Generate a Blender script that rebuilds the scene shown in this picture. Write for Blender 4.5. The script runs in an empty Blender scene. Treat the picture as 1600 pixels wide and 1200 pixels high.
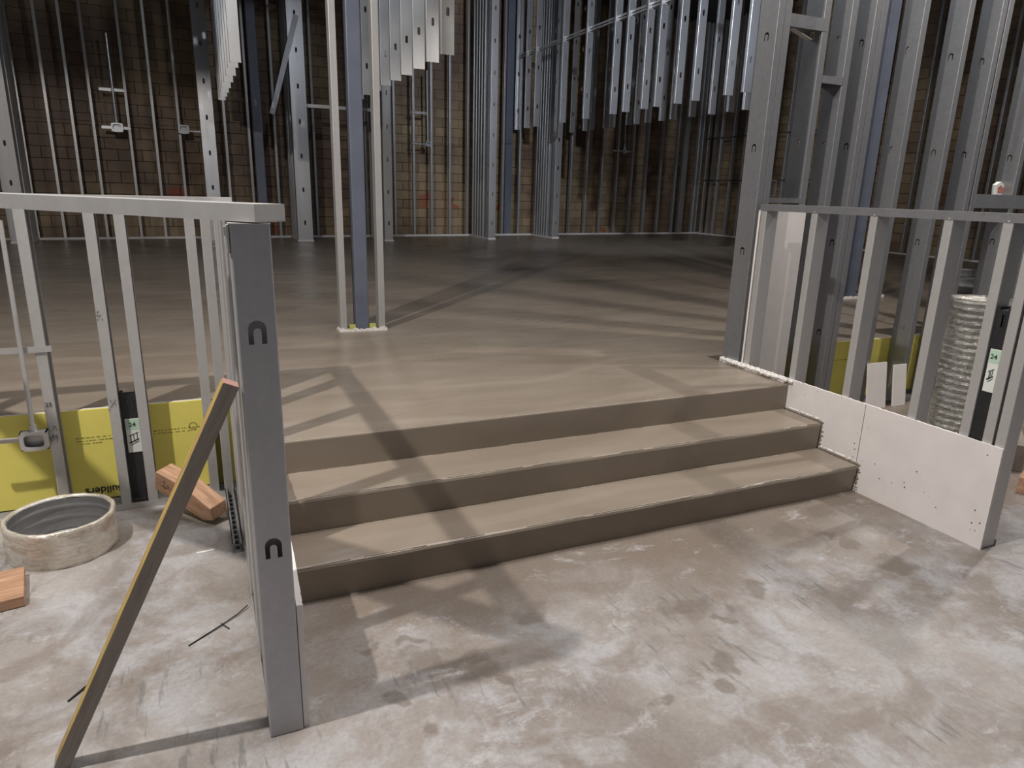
import bpy, bmesh, math, random
from mathutils import Vector, Matrix

random.seed(7)
C = bpy.context.scene.collection
SC = bpy.context.scene

# ------------------------------------------------------------------ camera
cam_d = bpy.data.cameras.new('camera'); cam = bpy.data.objects.new('camera', cam_d); C.objects.link(cam)
cam_d.sensor_width = 36.0; cam_d.lens = 36.0 * 1081.0 / 1600.0; cam_d.clip_end = 200
RIGHT = Vector((0.91434806, -0.4041104, 0.02573735)); DOWN = Vector((-0.08612144, -0.25617877, -0.9627853)); FWD = Vector((0.39566492, 0.87810433, -0.26903913))
UP = -DOWN; BK = -FWD
cam.matrix_world = Matrix(((RIGHT.x, UP.x, BK.x, 0), (RIGHT.y, UP.y, BK.y, 0), (RIGHT.z, UP.z, BK.z, 1.5), (0, 0, 0, 1)))
SC.camera = cam

# ------------------------------------------------------------------ world, lamps, exposure
w = bpy.data.worlds.new('world'); SC.world = w; w.use_nodes = True
w.node_tree.nodes['Background'].inputs[0].default_value = (0.86, 0.90, 1.0, 1); w.node_tree.nodes['Background'].inputs[1].default_value = 0.125
SC.view_settings.view_transform = 'Standard'; SC.view_settings.look = 'None'; SC.view_settings.gamma = 1.0
SC.view_settings.use_curve_mapping = False; SC.view_settings.exposure = 0.0

def lamp(name, loc, power, col, r=0.07):
    d = bpy.data.lights.new(name, 'POINT'); d.energy = power; d.color = col; d.shadow_soft_size = r
    o = bpy.data.objects.new(name, d); C.objects.link(o); o.location = loc
    return o
lamp('work_lamp_left', (-1.83, 1.7, 4.6), 790, (1.0, 0.945, 0.885), 0.05)
lamp('work_lamp_right', (5.46, 2.46, 4.64), 400, (1.0, 0.945, 0.895), 0.06)
lamp('work_lamp_far', (1.6, 8.0, 4.8), 120, (0.86, 0.92, 1.0), 0.1)
lamp('fill_lamp_behind', (1.5, -4.0, 4.6), 25, (1.0, 0.94, 0.88), 0.3)  # added fill behind the camera, not a lamp of the room
ad = bpy.data.lights.new('overhead_fill_light', 'AREA'); ad.shape = 'RECTANGLE'; ad.size = 4.5; ad.size_y = 1.6; ad.energy = 190; ad.color = (1.0, 0.95, 0.90)  # added overhead fill, unseen, lights treads and softens shadows
ao = bpy.data.objects.new('overhead_fill_light', ad); C.objects.link(ao); ao.location = (1.6, 2.55, 5.6)
sd = bpy.data.lights.new('fill_spot_far', 'SPOT'); sd.energy = 1200; sd.color = (0.84, 0.91, 1.0); sd.spot_size = math.radians(75); sd.spot_blend = 0.6; sd.shadow_soft_size = 0.1  # added unseen spot, brightens the hanging studs but spares the floor
so = bpy.data.objects.new('fill_spot_far', sd); C.objects.link(so); so.location = (4.4, 5.6, 4.9)
so.rotation_euler = (Vector((7.6, 11.5, 4.3)) - Vector((4.4, 5.6, 4.9))).to_track_quat('-Z', 'Y').to_euler()

# ------------------------------------------------------------------ materials
def mat(name):
    m = bpy.data.materials.new(name); m.use_nodes = True
    nt = m.node_tree; return m, nt, nt.nodes['Principled BSDF']
def N(nt, t, **kw):
    n = nt.nodes.new(t)
    for k, v in kw.items():
        if hasattr(n, k): setattr(n, k, v)
        else: n.inputs[k].default_value = v
    return n
def ramp(nt, fac, stops):
    r = nt.nodes.new('ShaderNodeValToRGB'); nt.links.new(fac, r.inputs[0])
    while len(r.color_ramp.elements) < len(stops): r.color_ramp.elements.new(0.5)
    for e, (p, c) in zip(r.color_ramp.elements, stops):
        e.position = p; e.color = (c[0], c[1], c[2], 1) if isinstance(c, tuple) else (c, c, c, 1)
    return r.outputs[0]
def mix(nt, fac, a, b, mode='MIX'):
    m = nt.nodes.new('ShaderNodeMix'); m.data_type = 'RGBA'; m.blend_type = mode
    for i, v in ((0, fac), (6, a), (7, b)):
        if hasattr(v, 'is_linked') or isinstance(v, bpy.types.NodeSocket): nt.links.new(v, m.inputs[i])
        elif isinstance(v, tuple): m.inputs[i].default_value = (*v, 1)
        else: m.inputs[i].default_value = v
    return m.outputs[2]
def coords(nt, kind='Object'):
    return N(nt, 'ShaderNodeTexCoord').outputs[kind]
def noise(nt, vec, scale, detail=4, rough=0.55, dist=0.0):
    n = N(nt, 'ShaderNodeTexNoise'); n.inputs['Scale'].default_value = scale; n.inputs['Detail'].default_value = detail
    n.inputs['Roughness'].default_value = rough; n.inputs['Distortion'].default_value = dist
    nt.links.new(vec, n.inputs['Vector']); return n.outputs['Fac']
def mapping(nt, vec, scale=(1, 1, 1), rot=(0, 0, 0), loc=(0, 0, 0)):
    m = N(nt, 'ShaderNodeMapping'); m.inputs['Scale'].default_value = scale; m.inputs['Rotation'].default_value = rot; m.inputs['Location'].default_value = loc
    nt.links.new(vec, m.inputs['Vector']); return m.outputs[0]
def bump(nt, bs, h, strength, dist=0.01):
    b = N(nt, 'ShaderNodeBump'); b.inputs['Strength'].default_value = strength; b.inputs['Distance'].default_value = dist
    nt.links.new(h, b.inputs['Height']); nt.links.new(b.outputs[0], bs.inputs['Normal'])

def simple(name, col, rough=0.6, metal=0.0, var=0.12, scale=14, bmp=0.0):
    m, nt, bs = mat(name); v = coords(nt)
    f = noise(nt, v, scale)
    lo = tuple(c * (1 - var) for c in col); hi = tuple(min(1, c * (1 + var)) for c in col)
    nt.links.new(ramp(nt, f, [(0.3, lo), (0.7, hi)]), bs.inputs['Base Color'])
    bs.inputs['Roughness'].default_value = rough; bs.inputs['Metallic'].default_value = metal
    if bmp: bump(nt, bs, f, bmp)
    return m
def galv(name, col, metal=0.75, rough=0.42):
    m, nt, bs = mat(name); v = coords(nt)
    f = noise(nt, mapping(nt, v, (6, 6, 0.5)), 1.5, 4, 0.5)
    vo = N(nt, 'ShaderNodeTexVoronoi'); vo.inputs['Scale'].default_value = 55; nt.links.new(v, vo.inputs['Vector'])
    sp = N(nt, 'ShaderNodeSeparateColor'); nt.links.new(vo.outputs['Color'], sp.inputs[0])
    base = ramp(nt, f, [(0.3, tuple(c * 0.93 for c in col)), (0.7, tuple(c * 1.05 for c in col))])
    nt.links.new(mix(nt, 0.025, base, sp.outputs[0]), bs.inputs['Base Color'])
    nt.links.new(ramp(nt, sp.outputs[1], [(0.0, rough - 0.02), (1.0, rough + 0.03)]), bs.inputs['Roughness'])
    bs.inputs['Metallic'].default_value = metal
    bump(nt, bs, f, 0.06, 0.01)
    return m
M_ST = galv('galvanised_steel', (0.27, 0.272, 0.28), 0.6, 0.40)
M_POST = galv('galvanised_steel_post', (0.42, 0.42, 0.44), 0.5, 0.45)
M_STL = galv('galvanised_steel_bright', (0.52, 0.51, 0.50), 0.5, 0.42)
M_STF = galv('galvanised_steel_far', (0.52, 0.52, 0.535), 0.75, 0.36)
M_BLUE = simple('blue_grey_steel_primer', (0.125, 0.14, 0.185), 0.5, 0.1, 0.1, 6)
M_GYP = simple('white_gypsum', (0.72, 0.68, 0.66), 0.75, 0, 0.05, 7, 0.05)
M_MUD = simple('white_joint_compound', (0.75, 0.72, 0.69), 0.8, 0, 0.1, 30, 0.4)
M_YEL = simple('yellow_board_paper', (0.74, 0.66, 0.15), 0.6, 0, 0.05, 5)
M_INK = simple('black_ink', (0.03, 0.03, 0.03), 0.7)
M_PRINT = simple('printed_ink', (0.22, 0.20, 0.05), 0.7)
M_BLK = simple('black_plastic', (0.018, 0.018, 0.02), 0.45, 0, 0.2, 20, 0.2)
M_LAB = simple('white_label_paper', (0.70, 0.72, 0.68), 0.6, 0, 0.04)
M_GRN = simple('green_print', (0.45, 0.62, 0.48), 0.6, 0, 0.04)
M_DARK = simple('dark_slot', (0.012, 0.012, 0.013), 0.9)
M_RED = simple('faded_red_print', (0.42, 0.16, 0.13), 0.8, 0, 0.3, 40)
M_CEIL = simple('dark_roof_deck', (0.08, 0.08, 0.09), 0.9)
M_JOIST = simple('dark_painted_steel', (0.08, 0.08, 0.09), 0.6, 0.3)
M_SCRAP = simple('green_yellow_scrap', (0.50, 0.50, 0.12), 0.7)

def wood(name, a, b, sc=(3, 30, 30)):
    m, nt, bs = mat(name); v = coords(nt)
    f = noise(nt, mapping(nt, v, sc), 1.5, 6, 0.6, 0.6)
    nt.links.new(ramp(nt, f, [(0.3, a), (0.7, b)]), bs.inputs['Base Color']); bs.inputs['Roughness'].default_value = 0.65
    bump(nt, bs, f, 0.15); return m
M_WOOD = wood('fresh_pine', (0.27, 0.145, 0.085), (0.52, 0.32, 0.20))
M_STICK = wood('weathered_wood', (0.20, 0.165, 0.14), (0.30, 0.26, 0.225), (30, 30, 3))
M_STICKY = wood('yellow_stained_edge', (0.28, 0.16, 0.08), (0.50, 0.38, 0.10), (30, 30, 6))
M_PINK = simple('pink_cut_end', (0.50, 0.29, 0.25), 0.8)

def foil():
    m, nt, bs = mat('crinkled_foil'); v = coords(nt)
    f = noise(nt, mapping(nt, v, (1, 1, 3)), 22, 6, 0.7, 1.2)
    nt.links.new(ramp(nt, f, [(0.3, (0.40, 0.38, 0.33)), (0.7, (0.72, 0.71, 0.68))]), bs.inputs['Base Color'])
    bs.inputs['Metallic'].default_value = 0.85; bs.inputs['Roughness'].default_value = 0.27
    bump(nt, bs, f, 1.0, 0.05); return m
M_FOIL = foil()
def wrap():
    m, nt, bs = mat('film_wrapped_duct'); v = coords(nt)
    f = noise(nt, mapping(nt, v, (1, 1, 2)), 12, 6, 0.65, 1.0)
    c = ramp(nt, f, [(0.25, (0.42, 0.37, 0.29)), (0.5, (0.62, 0.57, 0.49)), (0.75, (0.78, 0.75, 0.70))])
    g = noise(nt, mapping(nt, v, loc=(3.1, 1.7, 0.3)), 5, 3)
    nt.links.new(mix(nt, ramp(nt, g, [(0.58, 0.0), (0.68, 0.7)]), c, (0.30, 0.15, 0.09)), bs.inputs['Base Color'])
    bs.inputs['Metallic'].default_value = 0.35; bs.inputs['Roughness'].default_value = 0.22
    bump(nt, bs, f, 0.5, 0.02); return m
M_WRAP = wrap()

def floor_mat():
    m, nt, bs = mat('stained_concrete'); v = coords(nt)
    big = noise(nt, v, 1.1, 6, 0.6, 0.6)
    base = ramp(nt, big, [(0.32, (0.18, 0.152, 0.134)), (0.48, (0.275, 0.247, 0.228)), (0.66, (0.37, 0.350, 0.335))])
    # pale bluish bloom
    n2 = noise(nt, mapping(nt, v, loc=(4.3, 2.2, 0)), 2.4, 9, 0.75, 0.3)
    base = mix(nt, ramp(nt, n2, [(0.46, 0.0), (0.58, 0.7)]), base, (0.40, 0.40, 0.415))
    # brown damp band beside the steps
    sep = N(nt, 'ShaderNodeSeparateXYZ'); nt.links.new(v, sep.inputs[0])
    wv = N(nt, 'ShaderNodeMath', operation='MULTIPLY_ADD'); nt.links.new(noise(nt, v, 3.0, 5, 0.6), wv.inputs[0]); wv.inputs[1].default_value = 0.9; nt.links.new(sep.outputs[1], wv.inputs[2])
    mr = N(nt, 'ShaderNodeMapRange'); nt.links.new(wv.outputs[0], mr.inputs[0]); mr.inputs[1].default_value = 2.15; mr.inputs[2].default_value = 2.62
    mx = N(nt, 'ShaderNodeMapRange'); nt.links.new(sep.outputs[0], mx.inputs[0]); mx.inputs[1].default_value = 0.0; mx.inputs[2].default_value = 0.35
    mm = N(nt, 'ShaderNodeMath', operation='MULTIPLY'); nt.links.new(mr.outputs[0], mm.inputs[0]); nt.links.new(mx.outputs[0], mm.inputs[1])
    mm2 = N(nt, 'ShaderNodeMath', operation='MULTIPLY'); nt.links.new(mm.outputs[0], mm2.inputs[0]); mm2.inputs[1].default_value = 0.85
    base = mix(nt, mm2.outputs[0], base, (0.165, 0.128, 0.096))
    # mid-size brown blotches and white bloom near the steps
    n3 = noise(nt, mapping(nt, v, loc=(1.7, 8.2, 0)), 3.4, 5, 0.6, 0.8)
    base = mix(nt, ramp(nt, n3, [(0.50, 0.0), (0.62, 0.55)]), base, (0.185, 0.15, 0.122))
    n4 = noise(nt, mapping(nt, v, (1.0, 1.5, 1), loc=(9.7, 3.3, 0)), 3.2, 9, 0.8, 0.3)
    base = mix(nt, ramp(nt, n4, [(0.56, 0.0), (0.64, 0.6)]), base, (0.45, 0.445, 0.455))
    # dark damp spots where the photograph has them
    wn = N(nt, 'ShaderNodeTexNoise'); wn.inputs['Scale'].default_value = 9; wn.inputs['Detail'].default_value = 5; nt.links.new(v, wn.inputs['Vector'])
    off = N(nt, 'ShaderNodeVectorMath', operation='MULTIPLY_ADD'); nt.links.new(wn.outputs['Color'], off.inputs[0]); off.inputs[1].default_value = (0.22, 0.22, 0); nt.links.new(v, off.inputs[2])
    spots = [(0.68, 1.86, .060, .035), (0.71, 1.77, .070, .05), (1.585, 1.811, .075, .06), (1.90, 1.81, .05, .05), (1.455, 1.49, .05, .04), (1.40, 1.40, .035, .03),
             (2.61, 1.74, .075, .06), (2.53, 2.04, .025, .06), (2.58, 1.94, .03, .05), (1.66, 1.68, .04, .035), (0.54, 2.01, .035, .03), (0.405, 2.03, .025, .02),
             (0.43, 1.75, .045, .035), (0.556, 1.896, .06, .055), (2.735, 2.23, .09, .05), (2.40, 2.144, .08, .06), (0.98, 1.977, .06, .06), (0.75, 1.70, .03, .02), (1.18, 1.44, .045, .03), (0.50, 1.6, .03, .03)]
    acc = None
    for (x, y, a, b) in spots:
        s1 = N(nt, 'ShaderNodeVectorMath', operation='SUBTRACT'); nt.links.new(off.outputs[0], s1.inputs[0]); s1.inputs[1].default_value = (x + 0.11, y + 0.11, 0)
        s2 = N(nt, 'ShaderNodeVectorMath', operation='MULTIPLY'); nt.links.new(s1.outputs[0], s2.inputs[0]); s2.inputs[1].default_value = (1 / a, 1 / b, 0)
        s3 = N(nt, 'ShaderNodeVectorMath', operation='LENGTH'); nt.links.new(s2.outputs[0], s3.inputs[0])
        s4 = N(nt, 'ShaderNodeMapRange'); nt.links.new(s3.outputs['Value'], s4.inputs[0]); s4.inputs[1].default_value = 1.35; s4.inputs[2].default_value = 0.80
        if acc is None: acc = s4.outputs[0]
        else:
            mxn = N(nt, 'ShaderNodeMath', operation='MAXIMUM'); nt.links.new(acc, mxn.inputs[0]); nt.links.new(s4.outputs[0], mxn.inputs[1]); acc = mxn.outputs[0]
    sc_ = N(nt, 'ShaderNodeMath', operation='MULTIPLY'); nt.links.new(acc, sc_.inputs[0]); sc_.inputs[1].default_value = 0.62
    base = mix(nt, sc_.outputs[0], base, (0.135, 0.108, 0.085))
    # short dark scrape strokes
    st = noise(nt, mapping(nt, v, (34, 5.5, 1), rot=(0, 0, 0.42)), 1.0, 3, 0.6)
    pa = noise(nt, mapping(nt, v, loc=(2.2, 5.2, 0)), 1.8, 3, 0.5)
    ms = N(nt, 'ShaderNodeMath', operation='MULTIPLY'); nt.links.new(ramp(nt, st, [(0.57, 0.0), (0.64, 1.0)]), ms.inputs[0]); nt.links.new(ramp(nt, pa, [(0.53, 0.0), (0.60, 0.6)]), ms.inputs[1])
    base = mix(nt, ms.outputs[0], base, (0.14, 0.135, 0.13))
    fine = noise(nt, v, 60, 5, 0.7)
    base = mix(nt, 0.35, base, mix(nt, 1.0, base, ramp(nt, fine, [(0.3, (0.6, 0.6, 0.6)), (0.7, (1.25, 1.25, 1.25))]), 'MULTIPLY'))
    nt.links.new(base, bs.inputs['Base Color'])
    nt.links.new(ramp(nt, big, [(0.3, 0.50), (0.7, 0.68)]), bs.inputs['Roughness'])
    bump(nt, bs, fine, 0.10, 0.004); return m
M_FLOOR = floor_mat()

def fresh():
    m, nt, bs = mat('fresh_smooth_concrete'); v = coords(nt)
    f = noise(nt, mapping(nt, v, (1, 2.2, 1)), 0.9, 5, 0.55, 1.2)
    c = ramp(nt, f, [(0.3, (0.205, 0.168, 0.132)), (0.7, (0.262, 0.218, 0.175))])
    # trowel arcs
    wv = N(nt, 'ShaderNodeTexWave', wave_type='RINGS'); wv.inputs['Scale'].default_value = 0.55; wv.inputs['Distortion'].default_value = 9; wv.inputs['Detail'].default_value = 3; wv.inputs['Detail Scale'].default_value = 0.6
    nt.links.new(v, wv.inputs['Vector'])
    c = mix(nt, ramp(nt, wv.outputs['Fac'], [(0.93, 0.0), (1.0, 0.22)]), c, (0.33, 0.28, 0.23))
    nt.links.new(c, bs.inputs['Base Color'])
    f2 = noise(nt, mapping(nt, v, (1, 3.5, 1)), 1.6, 5, 0.6, 0.8)
    nt.links.new(ramp(nt, f2, [(0.3, 0.24), (0.7, 0.46)]), bs.inputs['Roughness'])
    bs.inputs['Specular IOR Level'].default_value = 0.45
    bump(nt, bs, f2, 0.22, 0.02); return m
M_FRESH = fresh()
M_EDGE = simple('pale_glint_and_wet_edge', (0.46, 0.41, 0.35), 0.4)

def block_mat(name, island):
    m, nt, bs = mat(name)
    if island: r = N(nt, 'ShaderNodeNewGeometry').outputs['Random Per Island']
    else: r = N(nt, 'ShaderNodeObjectInfo').outputs['Random']
    geo = N(nt, 'ShaderNodeNewGeometry').outputs['Position']
    c = ramp(nt, r, [(0.0, (0.26, 0.185, 0.11)), (0.35, (0.32, 0.235, 0.14)), (0.7, (0.37, 0.275, 0.165)), (1.0, (0.28, 0.20, 0.125))])
    f = noise(nt, geo, 0.55, 4, 0.6)
    c = mix(nt, ramp(nt, f, [(0.42, 0.0), (0.58, 0.8)]), c, (0.115, 0.07, 0.054))
    f2 = noise(nt, geo, 1.3, 2, 0.5)
    sep = N(nt, 'ShaderNodeSeparateXYZ'); nt.links.new(geo, sep.inputs[0])
    zz = N(nt, 'ShaderNodeMapRange'); nt.links.new(sep.outputs[2], zz.inputs[0]); zz.inputs[1].default_value = 1.5; zz.inputs[2].default_value = 1.35
    mm = N(nt, 'ShaderNodeMath', operation='MULTIPLY'); nt.links.new(ramp(nt, f2, [(0.70, 0.0), (0.715, 0.7)]), mm.inputs[0]); nt.links.new(zz.outputs[0], mm.inputs[1])
    c = mix(nt, mm.outputs[0], c, (0.34, 0.06, 0.03))
    nt.links.new(c, bs.inputs['Base Color']); bs.inputs['Roughness'].default_value = 0.6
    bump(nt, bs, noise(nt, geo, 25, 4), 0.3, 0.01); return m
M_BLOCK = block_mat('tan_glazed_block', False); M_BLOCKS = block_mat('tan_glazed_block_field', True)
M_MORTAR = simple('dark_mortar', (0.06, 0.045, 0.035), 0.9)

# ------------------------------------------------------------------ helpers
def link(name, me, parent=None, loc=(0, 0, 0), rot=(0, 0, 0)):
    o = bpy.data.objects.new(name, me); C.objects.link(o); o.location = loc; o.rotation_euler = rot
    if parent is not None: o.parent = parent
    return o
def tag(o, label=None, cat=None, group=None, kind=None):
    if label: o['label'] = label
    if cat: o['category'] = cat
    if group: o['group'] = group
    if kind: o['kind'] = kind
    return o
def empty(name, loc, label, cat, group=None, rz=0):
    o = bpy.data.objects.new(name, None); C.objects.link(o); o.location = loc; o.rotation_euler = (0, 0, rz); o.empty_display_size = 0.1
    return tag(o, label, cat, group)
def box(bm, x0, y0, z0, x1, y1, z1):
    vs = [bm.verts.new((x, y, z)) for x in (x0, x1) for y in (y0, y1) for z in (z0, z1)]
    for f in ((0, 1, 3, 2), (4, 6, 7, 5), (0, 4, 5, 1), (2, 3, 7, 6), (0, 2, 6, 4), (1, 5, 7, 3)): bm.faces.new([vs[i] for i in f])
    return vs
def fin(bm, name, m, bevel=0, smooth=False):
    if bevel: bmesh.ops.bevel(bm, geom=bm.edges[:], offset=bevel, segments=2, affect='EDGES', profile=0.5)
    bmesh.ops.recalc_face_normals(bm, faces=bm.faces)
    me = bpy.data.meshes.new(name); bm.to_mesh(me); bm.free(); me.materials.append(m)
    if smooth:
        for p in me.polygons: p.use_smooth = True
    return me
def boxme(name, m, a, b, bevel=0):
    bm = bmesh.new(); box(bm, *a, *b); return fin(bm, name, m, bevel)
def prism(name, m, pts, axis, a, b, bevel=0):
    """extrude a 2-D outline along an axis from a to b; pts in the two other axes"""
    bm = bmesh.new()
    def P(p, t): return {'x': (t, p[0], p[1]), 'y': (p[0], t, p[1]), 'z': (p[0], p[1], t)}[axis]
    va = [bm.verts.new(P(p, a)) for p in pts]; vb = [bm.verts.new(P(p, b)) for p in pts]
    bm.faces.new(va); bm.faces.new(vb[::-1]); n = len(pts)
    for i in range(n): bm.faces.new((va[i], va[(i + 1) % n], vb[(i + 1) % n], vb[i]))
    return fin(bm, name, m, bevel)
def tube_bm(bm, p, q, r, seg=10):
    p = Vector(p); q = Vector(q); d = (q - p); L = d.length; z = d.normalized()
    x = z.orthogonal().normalized(); y = z.cross(x)
    A = [bm.verts.new(p + r * (math.cos(t) * x + math.sin(t) * y)) for t in [2 * math.pi * i / seg for i in range(seg)]]
    B = [bm.verts.new(v.co + d) for v in A]
    for i in range(seg): bm.faces.new((A[i], A[(i + 1) % seg], B[(i + 1) % seg], B[i]))
    bm.faces.new(A[::-1]); bm.faces.new(B)
def tube(name, m, p, q, r, seg=10):
    bm = bmesh.new(); tube_bm(bm, p, q, r, seg); return fin(bm, name, m)

def arch_pts(cy, cz, wd=0.042, h=0.058, t=0.012):
    """outline of the upside-down U knock-out"""
    out = []; R = wd / 2; r = R - t
    zc = cz + h / 2 - R
    out.append((cy - R, cz - h / 2))
    for i in range(9):
        a = math.pi - math.pi * i / 8; out.append((cy + R * math.cos(a), zc + R * math.sin(a)))
    out.append((cy + R, cz - h / 2)); out.append((cy + r, cz - h / 2))
    for i in range(9):
        a = math.pi * i / 8; out.append((cy + r * math.cos(a), zc - t * 0.6 + r * math.sin(a)))
    out.append((cy - r, cz - h / 2))
    return out
def slot_pts(cy, cz, wd=0.036, h=0.09):
    R = wd / 2; o = []
    for i in range(5): a = math.pi * i / 4; o.append((cy + R * math.cos(a), cz + h / 2 - R + R * math.sin(a)))
    for i in range(5): a = math.pi + math.pi * i / 4; o.append((cy + R * math.cos(a), cz - h / 2 + R + R * math.sin(a)))
    return o
_cache = {}
H = math.pi / 2
def stud_mesh(L, W=0.152, F=0.041, hole=None, z0=0.585, step=0.61, t=0.002, m=None, zoff=0.0):
    """C stud: web in the plane x=0 (y 0..W), flanges towards +x, lips; hole: None, 'arch' or 'slot'"""
    m = m or M_ST
    key = (round(L, 3), W, F, hole, round(z0, 3), t, m.name, zoff)
    if key in _cache: return _cache[key]
    bm = bmesh.new(); rr = 0.0045
    zs = []
    if hole:
        z = z0
        while z < L - 0.15:
            if z > 0.12: zs.append(z)
            z += step
    if zs:
        bounds = [0.0] + [(zs[i] + zs[i + 1]) / 2 for i in range(len(zs) - 1)] + [L]
        for k, z in enumerate(zs):
            a, b = bounds[k], bounds[k + 1]
            def loop(pts):
                vs = [bm.verts.new((0, p[0], p[1])) for p in pts]
                return [bm.edges.new((vs[i], vs[(i + 1) % len(vs)])) for i in range(len(vs))]
            es = loop([(rr, a), (W - rr, a), (W - rr, b), (rr, b)])
            es += loop(arch_pts(W / 2, z) if hole == 'arch' else arch_pts(W / 2, z, 0.034, 0.046, 0.0065) if hole == 'arch_small' else slot_pts(W / 2, z))
            bmesh.ops.triangle_fill(bm, use_beauty=True, use_dissolve=False, edges=es)
        fs = bm.faces[:]
        r = bmesh.ops.extrude_face_region(bm, geom=fs)
        for v in [g for g in r['geom'] if isinstance(g, bmesh.types.BMVert)]: v.co.x += t
    else:
        box(bm, 0, rr, 0, t, W - rr, L)
    box(bm, rr, 0, 0, F, t, L); box(bm, rr, W - t, 0, F, W, L)
    box(bm, F - t, t, 0, F, 0.013, L); box(bm, F - t, W - 0.013, 0, F, W - t, L)
    bmesh.ops.recalc_face_normals(bm, faces=bm.faces)
    arcs = []
    for (cy, sgn) in ((rr, -1), (W - rr, 1)):
        prev = None
        for q in range(5):
            a = H * q / 4; x = rr - rr * math.cos(a); y = cy + sgn * rr * math.sin(a)
            cur = (bm.verts.new((x, y, 0)), bm.verts.new((x, y, L)))
            if prev: arcs.append(bm.faces.new((prev[0], cur[0], cur[1], prev[1]) if sgn > 0 else (prev[1], cur[1], cur[0], prev[0])))
            prev = cur
    for f_ in arcs: f_.smooth = True
    if zoff:
        for v in bm.verts: v.co.z += zoff
    me = bpy.data.meshes.new('stud'); bm.to_mesh(me); bm.free(); me.materials.append(m); _cache[key] = me; return me
def track_mesh(L, W=0.154, leg=0.032, down=False, m=None, t=0.002, webt=None):
    """U track along local x, web at z=0 (legs up, or down)"""
    m = m or M_ST; key = ('t', round(L, 3), W, leg, down, m.name, t)
    if key in _cache: return _cache[key]
    bm = bmesh.new(); s = -1 if down else 1
    za, zb = sorted((0, s * t)); box(bm, 0, 0, za, L, W, zb)
    za, zb = sorted((s * t, s * leg)); box(bm, 0, 0, za, L, t, zb); box(bm, 0, W - t, za, L, W, zb)
    me = fin(bm, 'track', m); _cache[key] = me; return me
def studX(parent, x, y, z, L, name='stud', flip=False, **k):      # web faces -x, wall runs along x
    o = link(name, stud_mesh(L, **k), parent, (x, y, z)); 
    if flip: o.rotation_euler.z = math.pi; o.location = (x, y + k.get('W', 0.152), z)
    return o
def studY(parent, x, y, z, L, name='stud', **k):      # web faces -y (towards the camera), wall runs along y; x = left side
    return link(name, stud_mesh(L, **k), parent, (x + k.get('W', 0.152), y, z), (0, 0, H))
def text_mesh(s, size, m, name='lettering', bold=0.0):
    cu = bpy.data.curves.new(name, 'FONT'); cu.body = s; cu.size = size; cu.extrude = 0.0004; cu.offset = bold; cu.align_x = 'CENTER'; cu.align_y = 'CENTER'
    tmp = bpy.data.objects.new('tmp', cu); C.objects.link(tmp); bpy.context.view_layer.update()
    me = bpy.data.meshes.new_from_object(tmp.evaluated_get(bpy.context.evaluated_depsgraph_get())); bpy.data.objects.remove(tmp); me.name = name
    me.materials.clear(); me.materials.append(m); return me

# ------------------------------------------------------------------ setting: slabs, walls, roof
PZ = 0.45                       # platform height
XW = 3.455                      # near face of the cross walls
KX = 3.10                       # left face of the right knee wall framing
f = link('floor', boxme('floor', M_FLOOR, (-7, -6, -0.15), (16, 3.70, 0))); tag(f, kind='structure')
# platform slab with its landing above the steps
pts = [(-7, 3.62), (0.175, 3.62), (0.175, 2.905), (3.085, 2.905), (3.085, 3.645), (16, 3.645), (16, 19), (-7, 19)]
bm = bmesh.new()
va = [bm.verts.new((x, y, 0)) for x, y in pts]; vb = [bm.verts.new((x, y, PZ)) for x, y in pts]
bm.faces.new(vb); bm.faces.new(va[::-1])
for i in range(len(pts)): bm.faces.new((va[i], va[(i + 1) % 8], vb[(i + 1) % 8], vb[i]))
bm.edges.ensure_lookup_table()
bmesh.ops.bevel(bm, geom=[e for e in bm.edges if all(abs(v.co.z - PZ) < 1e-5 and v.co.y < 3 for v in e.verts)], offset=0.010, segments=3, affect='EDGES', profile=0.5)
pl = link('floor_platform', fin(bm, 'floor_platform', M_FRESH)); tag(pl, kind='structure')
steps = empty('concrete_steps', (1.63, 2.63, 0), 'fresh brown concrete steps between the two half-height walls', 'steps')
def step_mesh(y0, y1, z, seed):
    bm = bmesh.new(); rnd = random.Random(seed); n = 36; sec = []
    for i in range(n + 1):
        x = 0.177 + (3.074 - 0.177) * i / n; j = 0.0018 * math.sin(i * 0.9 + seed) + rnd.uniform(-0.001, 0.001)
        b = 0.009
        prof = [(y0 + 0.016 + j, 0.0), (y0 + j, z - b * 1.6), (y0 + j + b * 0.35, z - b * 0.45), (y0 + j + b * 1.3, z), (y1, z), (y1, 0)]
        sec.append([bm.verts.new((x, py, pz)) for py, pz in prof])
    for i in range(n):
        for k in range(6): bm.faces.new((sec[i][k], sec[i][(k + 1) % 6], sec[i + 1][(k + 1) % 6], sec[i + 1][k]))
    bm.faces.new(sec[0]); bm.faces.new(sec[-1][::-1])
    return fin(bm, 'step', M_FRESH)
for k, (y0, y1) in enumerate(((2.355, 2.66), (2.625, 2.92))):
    link('step', step_mesh(y0 , y1, 0.15 * (k + 1), k + 1), steps, (-1.63, -2.63, 0))

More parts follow.
